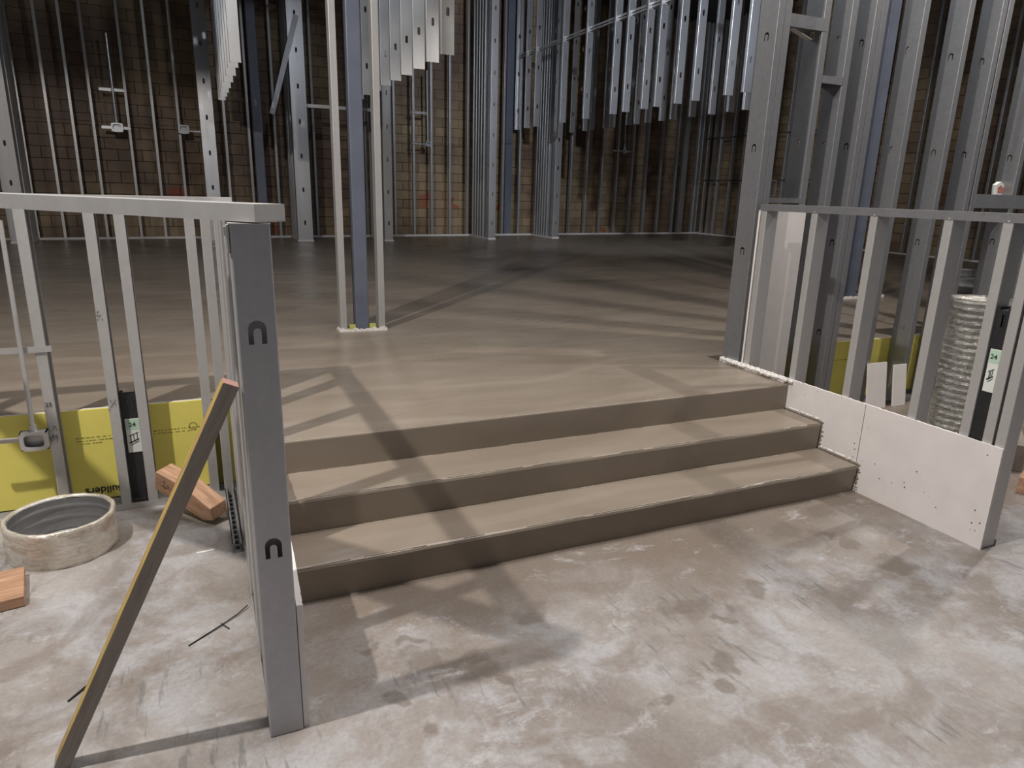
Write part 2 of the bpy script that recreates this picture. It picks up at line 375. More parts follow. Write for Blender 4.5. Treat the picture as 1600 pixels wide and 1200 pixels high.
# painted highlight lines on the nosings, pale wet lines at the riser bases
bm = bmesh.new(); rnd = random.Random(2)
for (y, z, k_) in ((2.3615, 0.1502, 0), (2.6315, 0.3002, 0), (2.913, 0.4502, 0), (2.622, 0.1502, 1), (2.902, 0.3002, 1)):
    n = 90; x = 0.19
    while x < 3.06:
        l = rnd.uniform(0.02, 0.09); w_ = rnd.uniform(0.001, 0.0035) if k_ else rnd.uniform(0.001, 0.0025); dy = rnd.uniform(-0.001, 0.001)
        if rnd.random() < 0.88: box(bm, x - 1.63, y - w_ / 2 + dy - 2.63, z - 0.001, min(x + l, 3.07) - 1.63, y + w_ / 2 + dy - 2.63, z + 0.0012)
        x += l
el = link('glint_wet_line', fin(bm, 'glint_wet_line', M_EDGE), steps); tag(el, kind='stuff')

# block walls: mortar backing and blocks
def block_wall(name, L, Hh, loc, rz, keep):
    base = link(name, boxme(name, M_MORTAR, (0, 0.012, 0), (L, 0.25, Hh)), None, loc, (0, 0, rz)); tag(base, kind='structure')
    me = boxme('block', M_BLOCK, (-0.195, 0.0, -0.095), (0.195, 0.05, 0.095), 0.004)
    cells = []
    for r in range(int(Hh / 0.2)):
        for c in range(int(L / 0.4)):
            x = 0.2 + c * 0.4 + (0.2 if r % 2 else 0); cells.append((x, 0.1 + r * 0.2))
    cells.sort(key=keep); one = cells[:300]; rest = cells[300:]
    for x, z in one:
        link('block', me, base, (x, random.uniform(-0.003, 0.003), z))
    bm = bmesh.new()
    for x, z in rest: box(bm, x - 0.195, 0, z - 0.095, x + 0.195, 0.03, z + 0.095)
    o = link('block_field', fin(bm, 'block_field', M_BLOCKS), base); tag(o, kind='stuff')
AF = math.atan(0.11)
def farY(x): return 15.05 + 0.11 * x
block_wall('wall_back', 22.0, 5.8, (-7.0, farY(-7) + 0.42, PZ), AF, lambda c: (abs(c[0] - 9.5) * 0.30 + abs(c[1] - 1.3)))
block_wall('wall_right', 14.6, 5.8, (13.42, 18.0, PZ), -H, lambda c: (abs(c[0] - 8.0) * 0.35 + abs(c[1] - 1.6)))
ce = link('ceiling', boxme('ceiling', M_CEIL, (-7, -3, 6.0), (16, 19, 6.1))); tag(ce, kind='structure')
# unseen bulkhead over the steps, above the frame; shades the upper back wall
bh = link('trim_header_beam', boxme('trim_header_beam', M_JOIST, (-7, 3.47, 4.40), (13.4, 3.60, 6.0))); tag(bh, kind='structure')

# ------------------------------------------------------------------ left half-height walls
lw = empty('left_half_wall', (-0.5, XW, 0), 'grey steel half-height wall frame in front of the yellow board on the left', 'wall frame')
ox, oy = 0.5, -XW
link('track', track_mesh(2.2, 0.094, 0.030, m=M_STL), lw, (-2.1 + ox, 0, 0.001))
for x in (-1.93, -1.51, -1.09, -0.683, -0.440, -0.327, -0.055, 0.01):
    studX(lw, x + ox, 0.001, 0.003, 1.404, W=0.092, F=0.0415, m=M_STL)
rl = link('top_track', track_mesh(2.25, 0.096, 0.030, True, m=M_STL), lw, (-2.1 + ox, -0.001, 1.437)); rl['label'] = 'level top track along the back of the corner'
# writing on the studs
def scribble(parent, x, z, sz, seed, y=-0.0012):
    rnd = random.Random(seed); bm = bmesh.new()
    for k in range(7):
        px = rnd.uniform(-sz, sz) * 0.5; pz = rnd.uniform(-sz, sz) * 0.8; a = rnd.uniform(-1.2, 1.2); l = sz * rnd.uniform(0.25, 0.6)
        dx, dz = math.sin(a) * l / 2, math.cos(a) * l / 2; t = 0.0009
        vs = [bm.verts.new((px + s * dx + q * t * math.cos(a), 0, pz + s * dz - q * t * math.sin(a))) for s, q in ((-1, -1), (-1, 1), (1, 1), (1, -1))]
        bm.faces.new(vs)
    r = bmesh.ops.extrude_face_region(bm, geom=bm.faces[:])
    for v in [g for g in r['geom'] if isinstance(g, bmesh.types.BMVert)]: v.co.y += 0.0006
    return link('marker_scribble', fin(bm, 'marker_scribble', M_INK), parent, (x, y, z))
scribble(lw, -0.424 + ox, 0.93, 0.024, 1); scribble(lw, -0.424 + ox, 0.52, 0.03, 2); scribble(lw, -0.664 + ox, 0.42, 0.036, 5); scribble(lw, -0.660 + ox, 0.38, 0.03, 6)
link('marker_number', text_mesh('25', 0.026, M_INK, 'marker_number'), lw, (-0.664 + ox, -0.0016, 0.545), (H, 0, 0))

pw = empty('left_return_wall', (0.11, 1.727, 0), 'short steel half wall coming forward to the near grey post', 'wall frame')
px_ = -0.065 + 0.11 - 0.045 - 0.0
X0 = 0.0635 - 0.11            # left side of the wall in local x
o = link('track', track_mesh(1.70, 0.090, 0.028, m=M_STL), pw, (X0 + 0.090, 0.004, 0.001), (0, 0, H))
st = studY(pw, X0, 0.0, 0.0025, 1.407, 'end_post', W=0.090, F=0.0415, hole='arch', z0=0.583, step=0.573, m=M_POST)
st['label'] = 'wide grey end post with two arch-shaped knock-outs'
for y in (0.050, 0.35, 0.76, 1.17, 1.58):
    studY(pw, X0, y, 0.0025, 1.404, W=0.090, F=0.0415, m=M_STL, hole=None)
link('cap_plate', boxme('cap_plate', M_STL, (X0 - 0.001, -0.004, 1.4095), (X0 + 0.091, 1.72, 1.4125)), pw)
bm = bmesh.new(); box(bm, X0 - 0.006, 0.0, 1.345, X0 - 0.001, 0.03, 1.409); box(bm, X0 - 0.011, 0.005, 1.385, X0 - 0.006, 0.028, 1.405)
link('bent_tab', fin(bm, 'bent_tab', M_STL), pw)

# diagonal rail lying on the corner
az = math.radians(131.5)       # direction from the post, away to the left
bm = bmesh.new(); Lr = 2.05; Wr = 0.098; t = 0.002; hh = 0.040
box(bm, 0, -Wr, hh - t, Lr, 0, hh)
box(bm, 0, -t, 0, Lr, 0, hh - t)
box(bm, 0, -Wr, 0, Lr, -Wr + t, hh - t)
box(bm, 0, -Wr + t, 0.0, t, -t, hh - t)  # folded end
box(bm, 0.0, -Wr + 0.004, -0.001, 0.05, -0.012, 0.0015)
rme = fin(bm, 'top_rail', M_STL)
# local x runs away from the post; the long visible leg is the y=0 side after turning
rail = link('top_rail', rme, None, (0.120, 1.715, 1.4155), (0, 0, az))
tag(rail, 'thick pale grey steel rail with folded end lying across the half wall corner', 'rail')
sc1 = link('screw', tube('screw', M_DARK, (0.012, -0.06, -0.004), (0.012, -0.06, 0.006), 0.004), rail); sc1['label'] = 'dark screw at the folded end'

# gypsum facing of the left return wall (stair side)
def jag_panel(name, m, x0, x1, ys, zt, seed, amp=0.006, z0=0.0):
    rnd = random.Random(seed); n = 60; top = []
    for i in range(n + 1):
        y = ys[0] + (ys[1] - ys[0]) * i / n; top.append((y, zt(y) + rnd.uniform(-amp, amp)))
    return prism(name, m, [(ys[0], z0)] + [(ys[1], z0)] + top[::-1], 'x', x0, x1)
gl = empty('left_stair_gypsum', (0.16, 2.6, 0), 'narrow white gypsum strip behind the near post with torn top', 'gypsum board')
link('board', jag_panel('board', M_GYP, 0.156 - 0.16, 0.1715 - 0.16, (1.735 - 2.6, 3.44 - 2.6), lambda y: 0.40 + 0.09 * min(1, (y + 0.865) / 0.15), 3, 0.005), gl)
bm = bmesh.new(); rnd = random.Random(4)
for i in range(16):
    y = 1.738 + i * 0.012; z = 0.395 + 0.07 * min(1, i / 12) + rnd.uniform(-0.004, 0.004)
    box(bm, 0.1715 - 0.16, y - 2.6, z - 0.03 - rnd.random() * 0.03, 0.1735 - 0.16, y - 2.6 + 0.012, z)
link('torn_paper', fin(bm, 'torn_paper', M_MUD), gl)

# yellow board, left
def yellow(name, x0, x1, label, zt=0.478, dy=0.11):
    e = empty(name, ((x0 + x1) / 2, XW + dy, 0), label, 'gypsum board'); cx = (x0 + x1) / 2
    link('paper_face', boxme('paper_face', M_YEL, (x0 - cx, -0.012, 0.035), (x1 - cx, 0.0, zt)), e)
    link('board_core', boxme('board_core', M_GYP, (x0 - cx, 0.0, 0.035), (x1 - cx, 0.012, zt + 0.002)), e)
    return e, cx
ye, cx = yellow('yellow_gypsum_board', -2.1, 0.15, 'bright yellow gypsum board behind the left half wall studs')
def print_line(parent, x0, x1, z, seed, y, h=0.006):
    rnd = random.Random(seed); bm = bmesh.new(); x = x0
    while x < x1:
        l = rnd.uniform(0.006, 0.02); box(bm, x, y - 0.0008, z - h / 2 * rnd.uniform(0.6, 1), x + l * 0.8, y, z + h / 2 * rnd.uniform(0.6, 1)); x += l + rnd.choice((0.002, 0.002, 0.008))
    o = link('small_print', fin(bm, 'small_print', M_PRINT), parent); tag(o, kind='stuff')
for k, (a, b, z) in enumerate(((-0.60, -0.46, 0.345), (-0.60, -0.45, 0.33), (-0.28, -0.08, 0.345), (-0.28, -0.10, 0.33), (-0.58, -0.50, 0.316))):
    print_line(ye, a - cx, b - cx, z, k, -0.012, 0.005)
link('lettering', text_mesh('Builders', 0.050, M_INK, 'lettering', 0.0010), ye, (-0.512 - cx, -0.0128, 0.078), (H, math.pi, 0))
bm = bmesh.new()
for i in range(20):
    a, b = 2 * math.pi * i / 20, 2 * math.pi * (i + 1) / 20; R = 0.017
    box(bm, -0.105 - cx + R * math.cos(a) - 0.0022, -0.0128, 0.352 + R * math.sin(a) - 0.0022, -0.105 - cx + R * math.cos(a) + 0.0022, -0.012, 0.352 + R * math.sin(a) + 0.0022)
link('printed_ring', fin(bm, 'printed_ring', M_PRINT), ye)
yr, cxr = yellow('yellow_gypsum_board', 3.30, 5.30, 'yellow gypsum board seen through the right knee wall studs', dy=0.168)
print_line(yr, 4.86 - cxr, 5.0 - cxr, 0.12, 9, -0.012, 0.02); print_line(yr, 4.15 - cxr, 4.45 - cxr, 0.34, 11, -0.012)

# black carton with label, left (stands in the stud bay)
def carton(loc, rz, w_, h_, d_, label, tilt=0.0, tabs=True, lz=0.27, lh=0.165):
    e = empty('black_carton', loc, label, 'carton', None, rz); e.rotation_euler.y = tilt
    bm = bmesh.new(); box(bm, 0, 0, 0, w_, d_, h_)
    if tabs:
        box(bm, 0.0, 0.0, h_, 0.012, d_, h_ + 0.012); box(bm, w_ - 0.012, 0.0, h_, w_, d_, h_ + 0.012)
        box(bm, 0.02, -0.003, h_ - 0.07, 0.035, 0, h_ - 0.02); box(bm, w_ - 0.03, -0.003, h_ - 0.07, w_ - 0.018, 0, h_ - 0.02)
    link('body', fin(bm, 'body', M_BLK), e)
    ll = link('label', boxme('label', M_LAB, (0.010, -0.0025, lz), (w_ - 0.002, -0.0005, lz + lh)), e)
    link('label_band', boxme('label_band', M_GRN, (0.012, -0.0032, lz + lh * 0.68), (w_ - 0.004, -0.0026, lz + lh * 0.98)), ll)
    bm = bmesh.new()                       # little drawing of a step frame
    zz = lz + lh * 0.28; a = 0.018; b = w_ - 0.014
    def ln(x0, z0, x1, z1, t=0.0016):
        d = Vector((x1 - x0, 0, z1 - z0)); n = Vector((-d.z, 0, d.x)).normalized() * t; yy = -0.0034
        vs = [bm.verts.new((x0 + s * n.x if q == 0 else x1 + s * n.x, yy, z0 + s * n.z if q == 0 else z1 + s * n.z)) for q, s in ((0, -1), (0, 1), (1, 1), (1, -1))]
        bm.faces.new(vs)
    ln(a, zz, b, zz + 0.018, 0.003); ln(a, zz + 0.035, b, zz + 0.05); ln(a + 0.008, zz, a + 0.008, zz + 0.037); ln((a + b) / 2, zz + 0.008, (a + b) / 2, zz + 0.043); ln(b - 0.006, zz + 0.016, b - 0.006, zz + 0.05); ln(a + 0.006, zz - 0.01, b, zz + 0.008)
    r = bmesh.ops.extrude_face_region(bm, geom=bm.faces[:])
    for v in [g for g in r['geom'] if isinstance(g, bmesh.types.BMVert)]: v.co.y += 0.0006
    link('drawing', fin(bm, 'drawing', M_INK), ll)
    link('numerals', text_mesh('24', 0.030, M_INK, 'numerals', 0.0004), ll, (w_ * 0.52, -0.0036, lz + lh * 0.82), (H, 0, 0))
    return e
carton((-0.397, 3.497, 0.035), 0, 0.073, 0.515, 0.05, 'black slotted carton with white label between the left wall studs', lz=0.235)

# ------------------------------------------------------------------ junction boxes with conduit
def jbox(name, x, y, z, s, label, up, bars, rz=0, r=0.010, group=None, m=None, wide=None):
    m = m or M_STL
    e = empty(name, (x, y, z), label, 'junction box', group, rz)
    h = s / 2; d = s * 0.45; bm = bmesh.new(); t = s * 0.05
    box(bm, -h, d - t, -h * 0.8, h, d, h * 0.8)
    box(bm, -h, 0, -h * 0.8, -h + t, d, h * 0.8); box(bm, h - t, 0, -h * 0.8, h, d, h * 0.8)
    box(bm, -h, 0, h * 0.8 - t, h, d, h * 0.8); box(bm, -h, 0, -h * 0.8, h, d, -h * 0.8 + t)
    link('box_body', fin(bm, 'box_body', m), e)
    bm = bmesh.new(); n = 20; R = h * 0.86; q = h * 0.66            # raised ring with rounded corners
    def rr(sx, sz, k): a = 2 * math.pi * k / n; c, s_ = math.cos(a), math.sin(a); return (sx * abs(c) ** 0.5 * (1 if c > 0 else -1), sz * abs(s_) ** 0.5 * (1 if s_ > 0 else -1))
    A = [bm.verts.new((rr(h * 1.04, h * 0.86, k)[0], -0.003, rr(h * 1.04, h * 0.86, k)[1])) for k in range(n)]
    B = [bm.verts.new((rr(h * 0.74, h * 0.58, k)[0], -0.003, rr(h * 0.74, h * 0.58, k)[1])) for k in range(n)]
    D = [bm.verts.new((v.co.x, d * 0.25, v.co.z)) for v in B]; A2 = [bm.verts.new((v.co.x, 0.001, v.co.z)) for v in A]
    for k in range(n):
        j = (k + 1) % n
        bm.faces.new((A[k], A[j], B[j], B[k])); bm.faces.new((B[k], B[j], D[j], D[k])); bm.faces.new((A2[k], A2[j], A[j], A[k]))
    link('plaster_ring', fin(bm, 'plaster_ring', m), e)
    if up:
        p = (up[0], up[1], up[2]); link('conduit', tube('conduit', m, (0, d / 2, h * 0.8), p, r), e)
        link('connector', tube('connector', m, (0, d / 2, h * 0.8), (p[0] * 0.06, d / 2, h * 0.8 + s * 0.28), r * 1.6), e)
    for (x0, x1, z0, hh_) in bars:
        bm = bmesh.new(); box(bm, x0, d + 0.001, z0 - hh_ / 2, x1, d + 0.004, z0 + hh_ / 2); box(bm, x0, d * 0.7, z0 + hh_ / 2 - 0.002, x1, d + 0.001, z0 + hh_ / 2)
        link('bracket_bar', fin(bm, 'bracket_bar', m), e)
    return e
jbox('junction_box', -0.728, 3.40, 0.402, 0.100, 'grey electrical box with thin conduit on the left half wall', (0.002, 0.045, 0.93), ((-0.20, -0.051, 0.0, 0.022),), r=0.009)
br = link('bracket_bar', boxme('bracket_bar', M_STL, (0, 0, 0), (0.48, 0.003, 0.026)), None, (-1.10, 3.449, 0.782)); tag(br, 'thin horizontal steel strap crossing the left studs above the electrical box', 'bracket')
for (x, z, top, lab, bars, grp) in ((-1.161, 2.404, 1.54, 'shiny electrical box between far studs with a tall thin conduit', ((-0.24, 0.22, 0.0, 0.05), (-0.21, 0.18, 0.63, 0.05)), None),
                        (-0.084, 2.44, 0, 'dull electrical box on a short bar beside the far left pilaster', ((0, 0.40, -0.02, 0.03),), None),
                        (4.80, 2.44, 1.5, 'small electrical box on the back wall right of the centre column', ((-0.36, 0, 0.0, 0.03), (-0.36, 0, 0.64, 0.05)), None),
                        (10.28, 2.56, 0.9, 'small dark electrical box on the back wall under the hanging studs', ((-0.35, 0.25, 0, 0.03),), None)):
    jbox('junction_box', x, farY(x) - 0.10, z, 0.18 if x < 4 else 0.12, lab, (0, 0.06, top) if top else None, bars, AF, 0.02, m=M_STF)

# ------------------------------------------------------------------ things on the lower floor, left
# cut duct ring
def lathe(bm, prof, seg=48, ripple=None):
    rings = []
    for (r, z) in prof:
        ring = []
        for i in range(seg):
            a = 2 * math.pi * i / seg; rr = r + (ripple(a, z) if ripple else 0); ring.append(bm.verts.new((rr * math.cos(a), rr * math.sin(a), z)))
        rings.append(ring)
    for A, B in zip(rings, rings[1:]):
        for i in range(seg): bm.faces.new((A[i], A[(i + 1) % seg], B[(i + 1) % seg], B[i]))
du = empty('duct_ring', (-0.628, 3.155, 0), 'low cut round duct section wrapped in clear film in front of yellow board', 'duct')
rnd = random.Random(3); ph = [rnd.uniform(0, 6.28) for _ in range(5)]
bm = bmesh.new()
prof = [(0.190, 0.004), (0.190, 0.150)]
inner = []
for k in range(25):
    z = 0.150 - 0.146 * k / 24; inner.append((0.184 - (0.005 if k in (6, 7, 14, 15) else 0), z))
lathe(bm, [(0.190, 0.004), (0.190, 0.152)] + inner); link('duct_wall', fin(bm, 'duct_wall', M_ST, smooth=True), du)
bm = bmesh.new()
rip = lambda a, z: 0.0022 * math.sin(5 * a + ph[0] + 20 * z) + 0.0014 * math.sin(13 * a + ph[1] - 35 * z) + 0.001 * math.sin(29 * a + ph[2] + 50 * z)
lathe(bm, [(0.196, 0.0), (0.202, 0.02), (0.199, 0.05), (0.203, 0.08), (0.199, 0.11), (0.203, 0.14), (0.202, 0.156), (0.196, 0.160), (0.186, 0.157), (0.184, 0.150)], 72, rip)
link('film_wrap', fin(bm, 'film_wrap', M_WRAP, smooth=True), du)
# sawn plank
pk = link('sawn_plank', boxme('sawn_plank', M_WOOD, (-0.75, 0, 0), (0, 0.24, 0.042), 0.003), None, (-0.690, 2.715, 0.002), (0, 0, math.radians(10)))
tag(pk, 'reddish sawn plank lying flat in front of the round duct section', 'plank')
# timber wedge offcut
we = link('timber_offcut', prism('timber_offcut', M_WOOD, [(-0.185, 0.0), (0.115, 0.0), (0.170, 0.035), (0.150, 0.095), (-0.02, 0.120), (-0.185, 0.105)], 'y', -0.045, 0.045, 0.004), None, (-0.135, 3.285, 0.062), (math.radians(8), math.radians(20), math.radians(-46)))
tag(we, 'chunky orange timber offcut leaning against the yellow board', 'timber')
scribble(we, -0.11, 0.055, 0.04, 12, -0.0465)
# strut channel
bm = bmesh.new(); Ls = 0.62
box(bm, 0, 0, 0, 0.003, Ls, 0.040); box(bm, 0.038, 0, 0, 0.041, Ls, 0.040); box(bm, 0, 0, 0.037, 0.010, Ls, 0.040); box(bm, 0.031, 0, 0.037, 0.041, Ls, 0.040)
box(bm, 0.003, 0, 0, 0.038, Ls, 0.002)
sch = link('strut_channel', fin(bm, 'strut_channel', M_ST), None, (0.018, 2.85, 0.001), (0, 0, math.radians(0.6)))
tag(sch, 'slotted steel strut channel on the floor beside the return wall', 'channel')
for k in range(12): link('slot', boxme('slot', M_DARK, (0.013, 0.02 + k * 0.05, 0.0018), (0.028, 0.052 + k * 0.05, 0.0032)), sch)
# paper scrap and wires
bm = bmesh.new(); box(bm, -0.035, -0.006, 0, 0.035, 0.006, 0.003)
tag(link('paper_scrap', fin(bm, 'paper_scrap', M_LAB), None, (-0.088, 2.905, 0.0), (0, 0, 0.1)), 'tiny white paper scrap on the floor near the strut channel', 'scrap')
def wire(name, pts, r, m, label):
    bm = bmesh.new()
    for a, b in zip(pts, pts[1:]): tube_bm(bm, a, b, r, 6)
    return tag(link(name, fin(bm, name, m)), label, 'wire')
wire('tie_wire', [(-0.149, 2.251, 0.003), (-0.05, 2.325, 0.005), (0.01, 2.375, 0.006), (0.048, 2.415, 0.01)], 0.0022, M_DARK, 'thin dark wire on the floor left of the near post')
wire('tie_wire', [(-0.045, 2.34, 0.004), (-0.02, 2.30, 0.003)], 0.002, M_DARK, 'short bit of wire crossing the thin dark wire')
wire('tie_wire', [(-0.475, 2.10, 0.003), (-0.43, 2.155, 0.006), (-0.41, 2.17, 0.003)], 0.003, M_DARK, 'short black wire twist on the floor left of the leaning stick')
# leaning stick
A = Vector((-0.455, 1.835, 0.0)); B = Vector((0.040, 1.742, 1.036)); d = (B - A).normalized(); Lk = (B - A).length
q = d.to_track_quat('Z', 'Y')
sk = empty('leaning_stick', A, 'long weathered wooden stick leaning against the near steel post', 'stick')
sk.rotation_mode = 'QUATERNION'; sk.rotation_quaternion = q @ Matrix.Rotation(math.radians(-75), 3, 'Z').to_quaternion()
W2 = 0.0185
link('shaft', boxme('shaft', M_STICK, (-W2, -W2, 0.012), (W2, W2, Lk)), sk)
fx = link('yellow_edge', boxme('yellow_edge', M_STICKY, (-W2 - 0.0012, -W2 + 0.001, 0.03), (-W2, W2 - 0.001, Lk - 0.001)), sk); fx['label'] = 'yellow stained long edge'
link('cut_end', boxme('cut_end', M_PINK, (-W2 + 0.0005, -W2 + 0.0005, Lk), (W2 - 0.0005, W2 - 0.0005, Lk + 0.001)), sk)

# ------------------------------------------------------------------ right knee wall
kw = empty('right_knee_wall', (KX, 2.5, 0), 'steel half-height wall frame above the white gypsum right of the steps', 'wall frame')
oy = -2.5
for y in (2.880, 2.503, 2.112, 1.852, 1.747, 1.692):
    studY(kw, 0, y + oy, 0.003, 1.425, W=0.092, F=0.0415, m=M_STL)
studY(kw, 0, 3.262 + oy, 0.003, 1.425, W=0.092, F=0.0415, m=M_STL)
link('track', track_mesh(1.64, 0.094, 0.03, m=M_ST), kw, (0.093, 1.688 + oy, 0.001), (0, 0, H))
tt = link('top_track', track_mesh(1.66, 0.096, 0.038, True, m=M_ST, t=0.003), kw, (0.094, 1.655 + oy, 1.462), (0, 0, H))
for y in (2.90, 2.52, 2.13, 1.87): link('screw', tube('screw', M_STL, (-0.004, y + oy, 1.430), (0.0, y + oy, 1.430), 0.005, 8), kw)

# gypsum facing along the steps
gr = empty('right_stair_gypsum', (3.087, 2.5, 0), 'low white gypsum boards facing the knee wall right of the steps', 'gypsum board')
link('board', jag_panel('board', M_GYP, 0, 0.0125, (2.381 - 2.5, 3.46 - 2.5), lambda y: 0.482, 8, 0.0015), gr)
link('board', jag_panel('board', M_GYP, 0, 0.0125, (1.688 - 2.5, 2.377 - 2.5), lambda y: 0.482, 9, 0.0012), gr)
link('ledge_compound', jag_panel('ledge_compound', M_MUD, -0.012, 0.0, (2.93 - 2.5, 3.50 - 2.5), lambda y: 0.484, 10, 0.006, 0.452), gr)
rnd = random.Random(5)
for k in range(26):      # screws and dings
    y = rnd.choice((1.72, 1.75, 2.10, 2.35, 2.41)) + rnd.uniform(-0.01, 0.01) if k < 14 else rnd.uniform(1.75, 2.9)
    z = rnd.uniform(0.03, 0.45) if k < 14 else rnd.uniform(0.05, 0.25)
    if y > 2.36 and z < 0.17: z += 0.17
    if y > 2.62 and z < 0.32: z += 0.15
    link('screw_dimple', tube('screw_dimple', M_JOIST, (-0.0006, y - 2.5, z), (0.0, y - 2.5, z), rnd.uniform(0.0015, 0.004), 7), gr)
# slurry smears where steps meet the board
bm = bmesh.new()
for (y0, z0, n, dy, dz) in ((2.36, 0.15, 34, 0.265, 0.0), (2.63, 0.30, 34, 0.27, 0.0), (2.91, 0.452, 44, 0.50, 0.0), (2.362, 0.0, 12, 0.0, 0.15), (2.632, 0.15, 12, 0, 0.15)):
    for i in range(n):
        y = y0 + dy * i / n; z = z0 + dz * i / n
        a = rnd.uniform(0.004, 0.016) if rnd.random() < 0.8 else rnd.uniform(0.015, 0.03); b = rnd.uniform(0.003, 0.012) * (0.8 if dz else 1)
        r = bmesh.ops.create_icosphere(bm, subdivisions=1, radius=1.0)
        for v in r['verts']: v.co = Vector((v.co.x * 0.0028 - 0.0005, v.co.y * a + y - 2.5, v.co.z * b + z + 0.001))
bm2 = bmesh.new()
for i in range(90):
    y = rnd.uniform(2.88, 3.50); r = bmesh.ops.create_icosphere(bm2, subdivisions=1, radius=1.0); a = rnd.uniform(0.006, 0.016)
    for v in r['verts']: v.co = Vector((v.co.x * a * 0.8 - 0.008 - 0.012 * (0.5 + 0.5 * math.sin(y * 23)) * (y > 2.95), v.co.y * a * 1.3 + y - 2.5, v.co.z * 0.010 + 0.472 + rnd.uniform(-0.008, 0.006)))
for (y0, z0) in ((2.36, 0.155), (2.63, 0.305)):
    for i in range(26):
        y = y0 + rnd.uniform(0.01, 0.26); r = bmesh.ops.create_icosphere(bm2, subdivisions=1, radius=1.0); a = rnd.uniform(0.003, 0.009)
        for v in r['verts']: v.co = Vector((v.co.x * 0.003 - 0.001, v.co.y * a * 1.4 + y - 2.5, v.co.z * a + z0 + 0.008))
cr_ = link('compound_crumbs', fin(bm2, 'compound_crumbs', M_MUD, smooth=True), gr); tag(cr_, kind='stuff')
sl = link('slurry_smear', fin(bm, 'slurry_smear', M_FRESH, smooth=True), gr); tag(sl, kind='stuff')

# ------------------------------------------------------------------ right full-height cross wall
HT = 5.95
tw = empty('right_tall_wall', (4.4, XW, 0), 'full-height wide steel stud wall behind the right knee wall', 'wall frame')
oX = -4.4
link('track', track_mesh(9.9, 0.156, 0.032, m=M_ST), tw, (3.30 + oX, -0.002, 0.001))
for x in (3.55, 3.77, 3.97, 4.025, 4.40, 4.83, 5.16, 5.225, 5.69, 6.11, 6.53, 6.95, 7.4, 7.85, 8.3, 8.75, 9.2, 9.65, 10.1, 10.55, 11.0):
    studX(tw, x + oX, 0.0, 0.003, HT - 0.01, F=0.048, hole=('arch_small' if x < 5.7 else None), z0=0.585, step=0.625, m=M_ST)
def sill(x0, x1, z, hh=0.05, name='sill_track', down=True):
    return link(name, track_mesh(x1 - x0, 0.154, hh, down, m=M_ST), tw, (x0 + oX, -0.001, z))
sill(3.20, 3.59, 2.545); sill(3.20, 3.59, 2.495, 0.02); sill(3.20, 3.59, 1.50, 0.03)
sill(3.60, 3.77, 2.235, 0.045); sill(5.27, 5.69, 1.565, 0.10); sill(5.74, 6.11, 1.565, 0.10)
fb = link('splice_bracket', boxme('splice_bracket', M_STL, (0, -0.02, 0), (0.16, 0.02, 0.004)), tw, (3.33 + oX, 0.03, 2.47), (0, 0.3, 0))
# double post at the top of the steps
pa = empty('tall_corner_post', (KX, 3.36, 0.0), 'tall wide grey steel post standing at the top of the steps', 'post')
studX(pa, 0.0, -0.005, 0.44, HT - 0.45, 'stud', W=0.152, F=0.046, hole='arch_small', z0=0.15 + 0.585, step=0.61, m=M_ST)
link('corner_strip', boxme('corner_strip', M_GYP, (-0.004, -0.064, 0.03), (0.0, -0.05, 1.425)), kw, (0, 3.372 - 2.5, 0))
studX(pa, 0.050, -0.005, 0.44, HT - 0.45, 'stud', W=0.152, F=0.046, m=M_ST)
# white gypsum under the opening
gp = link('plasterboard_sheet', boxme('plasterboard_sheet', M_GYP, (3.30, XW - 0.016, 0.035), (3.60, XW - 0.004, 1.452)), None); tag(gp, 'upright white gypsum panel behind the first knee wall bay', 'gypsum board')
for x, h_, w_, lab in ((4.415, 0.345, 0.195, 'white gypsum offcut leaning on yellow board, left of the pair'), (4.69, 0.315, 0.135, 'narrower white gypsum offcut leaning on yellow board, right of the pair')):
    o = link('gypsum_offcut', boxme('gypsum_offcut', M_GYP, (0, 0, 0), (w_, 0.0125, h_)), None, (x, XW - 0.065, 0.002), (math.radians(-8), 0, 0)); tag(o, lab, 'gypsum board')
# box inside the opening, pull box on a stud
bx = empty('switch_box', (3.40, 3.60, 1.56), 'pair of small steel boxes inside the framed opening by the tall post', 'electrical box')
for k, dx in enumerate((-0.045, 0.045)):
    bm = bmesh.new(); h = 0.032; box(bm, dx - h, 0, -0.05, dx - h + 0.003, 0.05, 0.05); box(bm, dx + h - 0.003, 0, -0.05, dx + h, 0.05, 0.05); box(bm, dx - h, 0.047, -0.05, dx + h, 0.05, 0.05); box(bm, dx - h, 0, 0.047, dx + h, 0.05, 0.05); box(bm, dx - h, 0, -0.05, dx + h, 0.05, -0.047)
    link('box_body', fin(bm, 'box_body', M_STL), bx)
# conduit run on the tall wall
cd = empty('wall_conduit', (5.52, 3.70, 0), 'tall thin steel conduit with straps behind the right wall studs', 'conduit')
link('pipe', tube('pipe', M_STF, (0, 0, 0.5), (0, 0, 5.5), 0.013), cd)
for z in (1.85, 2.35, 2.84): link('strap', tube('strap', M_JOIST, (0, 0, z), (0, 0, z + 0.02), 0.022), cd)
hs = link('hanging_strip', boxme('hanging_strip', M_STL, (0, 0, 0), (0.03, 0.003, 3.7)), None, (5.225, 3.63, 2.25)); tag(hs, 'bright narrow steel strip ending halfway down the right tall wall', 'strip')
rb = empty('torn_carton_scrap', (5.66, XW + 0.07, 1.567), 'small red and white carton scrap on the right wall sill', 'scrap', None, 0.2)
link('face', prism('face', M_LAB, [(-0.085, 0.0), (0.075, 0.0), (0.06, 0.06), (-0.03, 0.095), (-0.10, 0.07)], 'y', 0, 0.03), rb)
